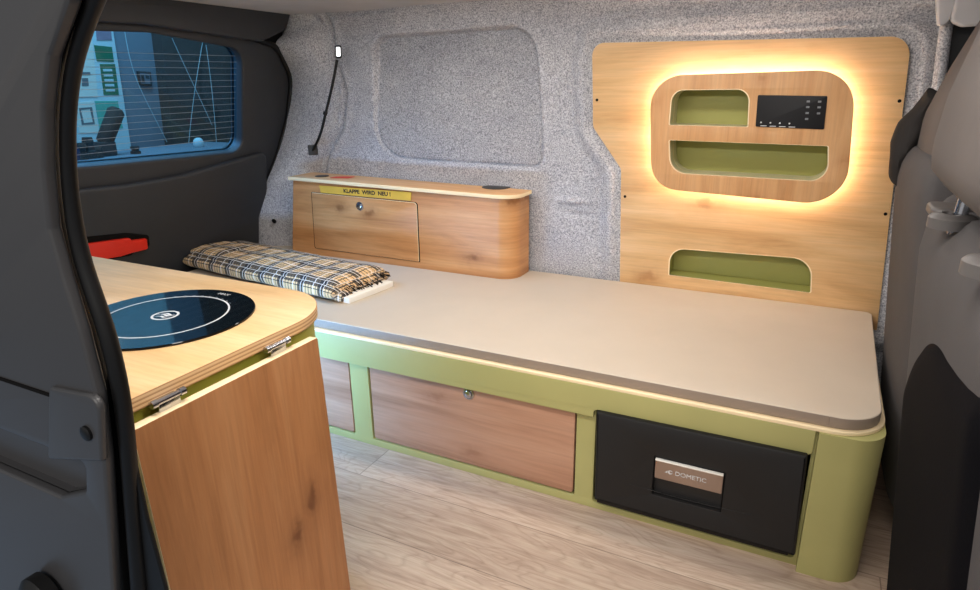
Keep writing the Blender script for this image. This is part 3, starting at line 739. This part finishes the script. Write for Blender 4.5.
# ================================================================== READING LAMP on the felt pillar
def lp(q, y): return on(q, 1, y)
P0, P1, P2, P3, P4 = lp((313, 150), .62), lp((321, 134), .60), lp((326, 110), .61), lp((333, 84), .625), lp((337, 60), .63)
rl = thing('reading_lamp', 'black gooseneck reading lamp on the felt corner pillar', 'lamp', tuple(P0))
nv = (CAM-P0).normalized(); nv.z = 0; nv.normalize()
FLp = Frame(P0, Vector((-nv.y, nv.x, 0))*1.0, (0, 0, 1))
put('base', plate(rpoly([(-.018, -.019), (.018, -.019), (.018, .019), (-.018, .019)], .004), FLp.shift(.006), .022, (), .003), m['black_plastic'], rl)
put('gooseneck', tube([P0+nv*.005, P0.lerp(P1, .5)+nv*.018, P1+nv*.015, P2+nv*.015, P3+nv*.012, P4+nv*.008], .005, 3), m['rubber'], rl)
put('joint_collar', tube([P2.lerp(P3, -.12)+nv*.014+(P3-P2).normalized()*-.006, P2.lerp(P3, -.12)+nv*.014+(P3-P2).normalized()*.006], .0085, 4, smoothp=False), m['rubber'], rl)
PH = lp((338, 52), .63)+nv*.008
FH2 = Frame(PH, Vector((-nv.y, nv.x, 0)), (0.06, 0, 1))
hd = put('lamp_head', plate(rpoly([(-.012, -.022), (.012, -.022), (.013, .022), (-.010, .022)], .007), FH2, .012, (), .002), m['rubber'], rl)
part_label(put('diffuser', plate(rpoly([(-.0075, -.015), (.0075, -.015), (.0085, .016), (-.006, .016)], .003), FH2.shift(.0012), .002, (), .0004), m['lamp_led'], hd), 'white lens')
pq = Vector((0, 0, 0))
hit = on((274.5, 221.5), 0, -1.545)
fs = Frame(hit, (.55, .83, 0), (0, 0, 1))
tag(put('push_clip', lathe([(0, -.02), (.0075, -.02), (.0075, .002), (.006, .003), (.002, .004)], fs, 18), m['gap'], None, tuple(hit)), 'small black push clip low on the felt corner pillar', 'clip')

# red tool on the tailgate
FRd = FT.shift(.04)
rt_ = thing('warning_triangle_case', 'red plastic case in a black holder on the tailgate', 'case', tuple(FRd.at(*FRd.px((110, 246)))))
h0 = [FRd.px(q) for q in ((70, 240), (128, 234), (150, 236), (151, 247), (140, 249), (132, 256), (70, 268))]
put('holder', plate(rpoly(h0, .008, 4), FRd.shift(-.004), .02, (), .003), m['gap'], rt_)
c0 = [FRd.px(q) for q in ((70, 246), (129, 238), (131, 240.5), (146, 238.5), (147, 248.5), (131, 252.5), (120, 256), (70, 264))]
part_label(put('red_case', plate(rpoly(c0, .004, 4), FRd.shift(.006), .014, (), .002), m['red'], rt_), 'bright red plastic case')

# ================================================================== SEATS
def seat(name, label, xb, yc, hw, ztop, full=True):
    s = thing(name, label, 'seat', (xb+.1, yc, 0))
    rings = []
    zs = [.12, .2, .35, .5, .62, .72, .78, .812, .832, .844, .849]
    for z in zs:
        k = min(1, (z-.12)/.74); x = lerp(xb+.095, xb-.0, k)
        sh = 1.0 if z < ztop-.08 else math.sqrt(max(.02, 1-((z-(ztop-.08))/.085)**2))
        d = lerp(.075, .052, k)*(.35+.65*sh); w = hw*(.93+.07*math.sin(PI*min(1, k*1.1)))*(.86+.14*sh)
        rings.append([Vector((px, py, z)) for px, py in superell(x+.055+(1-sh)*.01, yc, d, w, 4.5)])
    put('backrest', loft(rings), m['seat_cloth'], s)
    put('seat_cushion', loft([[Vector((px, py, z)) for px, py in superell(xb+.36, yc, hx*1.0, hy, 5)] for z, hx, hy in ((.12, .2, hw*.85), (.2, .25, hw*.95), (.3, .26, hw), (.36, .25, hw*.97), (.385, .22, hw*.9))]), m['seat_cloth'], s)
    put('pedestal', box(xb+.18, xb+.55, yc-.18, yc+.18, .001, .13, .01), m['black_plastic'], s)
    return s
def headrest(s, yfar, w, z0, z1, px, dep, pw=4.5):
    prof = sorted((p.z, p.x) for p in (on(q, 1, yfar) for q in px))
    def xr(z):
        if z <= prof[0][0]: return prof[0][1]
        for (za, xa), (zb, xb_) in zip(prof, prof[1:]):
            if z <= zb: return lerp(xa, xb_, (z-za)/(zb-za))
        (za, xa), (zb, xb_) = prof[-2:]; return xb_+(xb_-xa)/(zb-za)*(z-zb)*.7
    rings = []
    for k in range(21):
        t = k/20; z = lerp(z0, z1, t); e = max(.02, 1-abs(2*t-1)**14)**.5
        tp = 1-.10*t*t
        rings.append([Vector((px_, py, z)) for px_, py in superell(xr(z)+dep, yfar-w/2, dep*(.72+.28*e), w/2*tp*(.9+.1*e), pw)])
    return put('headrest', loft(rings), m['head_cloth'], s)
ps = seat('passenger_seat', 'grey front seat nearest the camera, seen from behind at the right edge', .492, -.525, .30, .849)
pk = Frame((.493, -.525, .86), (0, -1, 0), (-.13, 0, 1))
headrest(ps, -.388, .31, .880, 1.20, [(924, 187), (923, 168), (926, 146), (941, 95), (973, 27)], .055, 7)
for y in (-.448, -.647):
    put('headrest_post', tube([(.516, y, .83), (.521, y, .89)], .007, 4, smoothp=False), m['chrome'], ps)
    f = Frame((.512, y, .847), (1, 0, 0), (0, 1, 0))
    put('post_sleeve', lathe([(0, -.01), (.023, -.01), (.023, .001), (.020, .004), (.011, .006), (.010, .003)], f, 28), m['seat_plastic'], ps)
put('release_lever', plate(rpoly([(.497, -.415), (.54, -.415), (.54, -.355), (.497, -.355)], .014), TOP(.851), .012, (), .004, seg=3), m['seat_plastic'], ps)
# dark shell on the lower back of the seat
def shell(u, v):
    yq = lerp(-.335, -.74, u); tq_ = min(1, (-.335-yq)/.25); zt__ = .585+.160*(1-(1-tq_)**2.2)+.12*max(0, -.585-yq); z = lerp(.14, zt__, v); k = (z-.12)/.74; x = lerp(.492+.095, .492, k)+.055-lerp(.075, .052, k)
    y = yq
    e = min(1, min(u, 1-u)*14, min(v, 1-v)*18)
    return Vector((x-.009*math.sqrt(1-(1-e)**2)+.004, y, z))
put('back_shell', from_bm(grid_mesh(shell, 30, 30)), m['seat_pocket'], ps)
ds = seat('driver_seat', 'grey front seat farther from the camera, beside the side wall', .535, .33, .25, .849)
headrest(ds, .49, .29, .79, 1.17, [(912, 168), (913, 146), (920, 114), (945, 68), (977, 16)], .055)
for y in (.23, .41): put('headrest_post', tube([(.585, y, .80), (.59, y, .84)], .007, 4, smoothp=False), m['chrome'], ds)
# dark garment over the driver seat's shoulder
def cloth(u, v):
    a = [(893, 165), (896, 140), (907, 118), (918, 104), (931, 88)]
    b = [(900, 186), (905, 160), (913, 140), (921, 122), (934, 98)]
    x = u*4; i = min(int(x), 3); f = x-i
    qa = (lerp(a[i][0], a[i+1][0], f), lerp(a[i][1], a[i+1][1], f)); qb = (lerp(b[i][0], b[i+1][0], f), lerp(b[i][1], b[i+1][1], f))
    q = (lerp(qa[0], qb[0], v), lerp(qa[1], qb[1], v)); return q
jr = []
NJ = 24
for i in range(NJ+1):
    u = i/NJ; A = on(cloth(u, 0), 1, .52); B = on(cloth(u, 1.15), 1, .44)
    c = (A+B)/2; h = (A-B)/2; ring = []
    for k in range(20):
        a = 2*PI*k/20; w = 1+.10*math.sin(3*a+u*9)
        e = .5+.5*math.sin(PI*min(1, max(0, u*1.0+.08)))
        ring.append(c+h*math.cos(a)*w+Vector((.35, .25, 0)).normalized()*.03*math.sin(a)*w*e)
    jr.append(ring)
tag(put('dark_jacket', loft(jr), m['jacket'], None, tuple(on((900, 170), 1, .48))), 'dark garment hung over the farther front seat beside the oak panel', 'jacket')

# ================================================================== OUTSIDE, seen through the rear window
XO = -4.4
FO = Frame((XO, 0, 0), (0, 1, 0), (0, 0, 1))
m['wallgrey'] = plain('workshop_wall', srgb(120, 132, 146), .8, grain=.2, gscale=20)
m['wallwhite'] = plain('notice_white', srgb(206, 226, 232), .6)
m['brick'] = plain('dark_brick', srgb(66, 62, 60), .9, mott=.25, grain=.5, gscale=60)
m['postergreen'] = plain('poster_green', srgb(34, 120, 90), .6, mott=.15)
m['posterpink'] = plain('poster_pink', srgb(150, 130, 150), .6, mott=.2)
m['postermint'] = plain('poster_mint', srgb(88, 190, 170), .6, mott=.12)
m['blue'] = plain('dark_blue', srgb(38, 52, 90), .5)
m['clutter'] = plain('dark_metal', srgb(50, 52, 54), .5, mott=.3)
def rect(fr, px): return [fr.px(q) for q in px]
tag(put('workshop_wall', box(XO-.2, XO-.001, -3.2, 4.2, -.5, 4, 0), m['wallgrey']), 'grey workshop wall seen through the rear window', 'wall', kind='structure')
tag(put('workshop_floor', box(-8, 6, -7, 5, -.56, -.5, 0), m['wallgrey']), 'grey workshop floor around the van', 'floor', kind='structure')
def outp(name, px, mat, off, label, cat, th=.01, group=None, top=None):
    f = FO.shift(off); pts = rect(f, px)
    if top: pts[0].y = pts[1].y = top
    c = sum(pts, Vector((0, 0)))/len(pts)
    return tag(put(name, plate(pts, f, th), mat, None, tuple(f.at(c.x, min(p.y for p in pts)))), label, cat, group)
nb = outp('notice_board', ((40, 20), (117, 20), (134, 166), (40, 168)), m['wallwhite'], .03, 'tall pale notice board seen through the rear window', 'board', .03, None, 2.7)
outp('brick_pier', ((172, 20), (250, 20), (250, 330), (196, 330)), m['brick'], .11, 'dark brick pier right of the grey wall outside', 'pier', .11, None, 3.6)
outp('poster', ((96, 30), (111, 30), (112, 40), (97, 40)), m['posterpink'], .034, 'pinkish poster at the top of the notice board', 'poster', .004, 'posters on the notice board')
outp('poster', ((94, 45), (112, 47), (114, 62), (97, 61)), m['postergreen'], .034, 'small dark green picture on the notice board', 'poster', .004, 'posters on the notice board')
p3 = outp('poster', ((100, 64), (115, 64), (119, 95), (104, 95)), m['postergreen'], .034, 'green poster with white text rows on the notice board', 'poster', .004, 'posters on the notice board')
f = FO.shift(.036)
for k in range(5):
    a = (103+k*.7, 69+k*5); put('text_row', plate(rect(f, (a, (a[0]+9, a[1]), (a[0]+9.4, a[1]+2.4), (a[0]+.4, a[1]+2.4))), f, .002), m['wallwhite'], p3)
p4 = outp('poster', ((77, 40), (92, 38), (98, 97), (77, 97)), m['white'], .034, 'white sheet left of the green poster outside', 'poster', .004, 'posters on the notice board')
for q in (((80, 72), (90, 72), (91, 75), (80, 75)), ((82, 78), (88, 78), (89, 86), (82, 86))):
    put('drawing', plate(rect(f, q), f, .002), m['grey_ink'], p4)
outp('poster', ((95, 101), (118, 101), (123, 128), (100, 130)), m['postermint'], .034, 'mint green sheet below the green poster outside', 'poster', .004, 'posters on the notice board')
p5 = outp('poster', ((74, 103), (94, 101), (99, 133), (80, 133)), m['white'], .034, 'white sheet beside the mint green sheet outside', 'poster', .004, 'posters on the notice board')
put('drawing', plate(rect(f, ((79, 108), (92, 107), (95, 124), (82, 125))), f, .002, (rect(f, ((81, 110), (90, 109), (93, 122), (84, 123))),)), m['grey_ink'], p5)
sg = outp('framed_sign', ((138, 71), (151, 72), (152, 86), (140, 85)), m['clutter'], .021, 'small black framed sign on the grey wall outside', 'sign', .02)
f = FO.shift(.023)
put('sign_face', plate(rect(f, ((140, 73), (149.5, 74), (150.5, 84), (141.5, 83.4))), f, .003), m['wallgrey'], sg)
for q in (((141, 75), (144, 75), (145, 82.5), (142, 82.5)), ((145.5, 75), (149, 76), (149.5, 79), (146, 78.5))):
    put('symbol', plate(rect(f.shift(.002), q), f.shift(.002), .002), m['clutter'], sg)
def cable(px, x, label):
    pts = [on(q, 0, x) for q in px]; tag(put('cable', tube(pts, .0022, 2), m['wallwhite'], None, tuple(pts[-1])), label, 'cable', 'cables outside the rear window')
cable(((123, 20), (128, 55), (137, 85), (152, 112), (167, 142)), XO+.05, 'pale cable slanting down the grey wall outside')
cable(((172, 38), (184, 65), (200, 98), (212, 125)), XO+.17, 'pale cable slanting down the brick pier outside')
cable(((203, 40), (196, 80), (190, 120), (188, 155)), XO+.17, 'pale cable hanging almost straight on the brick pier outside')
cable(((206, 45), (213, 90), (217, 150)), XO+.17, 'pale cable right of the straight one on the brick pier outside')
bq = [on(q, 0, -3.6) for q in ((30, 156), (260, 150))]
wz = on((110, 158), 0, -3.6).z
wbn = thing('workbench', 'workbench standing outside under the notice board', 'bench', (-3.75, .9, -.5))
put('bench_top', box(-4.1, -3.45, .1, 2.4, wz-.05, wz, .004), m['wallgrey'], wbn)
for x in (-4.05, -3.5):
    for y in (.2, 2.3): put('leg', box(x-.03, x+.03, y-.03, y+.03, -.5, wz-.05, .003), m['clutter'], wbn)
# tilted dark roll and small parts
pa, pb = on((104, 143), 0, -3.75), on((117, 109), 0, -3.75)
dv = (pb-pa).normalized()
roll = thing('camouflage_roll', 'dark mottled roll leaning up from the bench outside the rear window', 'roll', tuple(pa))
put('sleeve', tube([pa, pa+dv*.01, pb-dv*.02, pb], 1, 6, radii=[.04, .05, .052, .035], smoothp=False), m['brick'], roll)
put('foot', box(pa.x-.05, pa.x+.05, pa.y-.05, pa.y+.05, wz+.001, pa.z+.01, .01), m['clutter'], roll)
for k, (q, w, h) in enumerate((((81, 150), .07, .10), ((89, 148), .06, .13), ((97, 152), .055, .07), ((73, 146), .05, .2), ((136, 154), .05, .05))):
    p = on(q, 0, -3.68); nm = ['dark metal machine part at the left end of the bench', 'taller dark part beside the camouflage roll', 'low dark block in front of the roll', 'dark blue upright box at the left end of the bench', 'small dark block right of the roll on the bench'][k]
    rr = [[Vector((px, py, wz+.001+z)) for px, py in superell(p.x, p.y, s*w/2, s*w/2, 3+k, 24)] for z, s in ((0, 1), (h*.35, 1), (h*.4, .7), (h*.7, .75), (h*.75, .95), (h, .8))]
    tag(put('machine_part' if k != 3 else 'upright_box', loft(rr), m['clutter'] if k != 3 else m['blue'], None, (p.x, p.y, wz)), nm, 'machine part' if k != 3 else 'box')
p = on((200, 152), 0, -3.7)
f = Frame((p.x, p.y, wz+.001), (1, 0, 0), (0, 1, 0))
tag(put('white_bowl', lathe([(0, 0), (.03, 0), (.038, .015), (.038, .035), (.028, .055), (.012, .065)], f, 24), m['wallwhite'], None, (p.x, p.y, wz)), 'small white pot on the bench before the brick pier', 'pot')

# ================================================================== LIGHT
W = bpy.data.worlds.new('world'); S.world = W; W.use_nodes = True
bg = W.node_tree.nodes['Background']; bg.inputs[0].default_value = (1, .99, .97, 1); bg.inputs[1].default_value = .38
def area(name, loc, tgt, sx, sy, e, c):
    d = bpy.data.lights.new(name, 'AREA'); d.shape = 'RECTANGLE'; d.size = sx; d.size_y = sy; d.energy = e; d.color = c
    o = bpy.data.objects.new(name, d); C.objects.link(o); o.location = loc
    o.rotation_euler = (Vector(tgt)-Vector(loc)).to_track_quat('-Z', 'Y').to_euler(); return o
area('workshop_light', (.9, -3.6, 2.6), (-.1, .3, .4), 2.6, 1.4, 62, (1, .95, .90))
area('van_roof_light', (-.1, -.74, 1.235), (-.1, -.1, 0), 1.3, .14, 13, (1, .95, .90))
area('van_roof_spot', (-.35, .18, 1.238), (-.35, .22, 0), 1.5, .10, 6.5, (1, .96, .92))
area('rear_daylight', (-2.7, -.2, 1.9), (-.9, .1, .4), .7, .6, 55, (.42, .68, 1))
ul = area('added_blue_fill', (-.86, -.400, .335), (-.80, .0, .20), .7, .08, 5.5, (.22, .52, 1)); ul.data.spread = math.radians(120)  # added blue fill, no known lamp here; cools the left bed front
area('workshop_rear_light', (-3.4, 1.2, 3.2), (-4.4, .9, .9), 2.4, .6, 85, (.66, .88, 1))

S.view_settings.view_transform = 'Standard'; S.view_settings.look = 'None'
S.view_settings.exposure = .25; S.view_settings.gamma = 1; S.view_settings.use_curve_mapping = False
S.cycles.use_denoising = True
S.cycles.max_bounces = 8
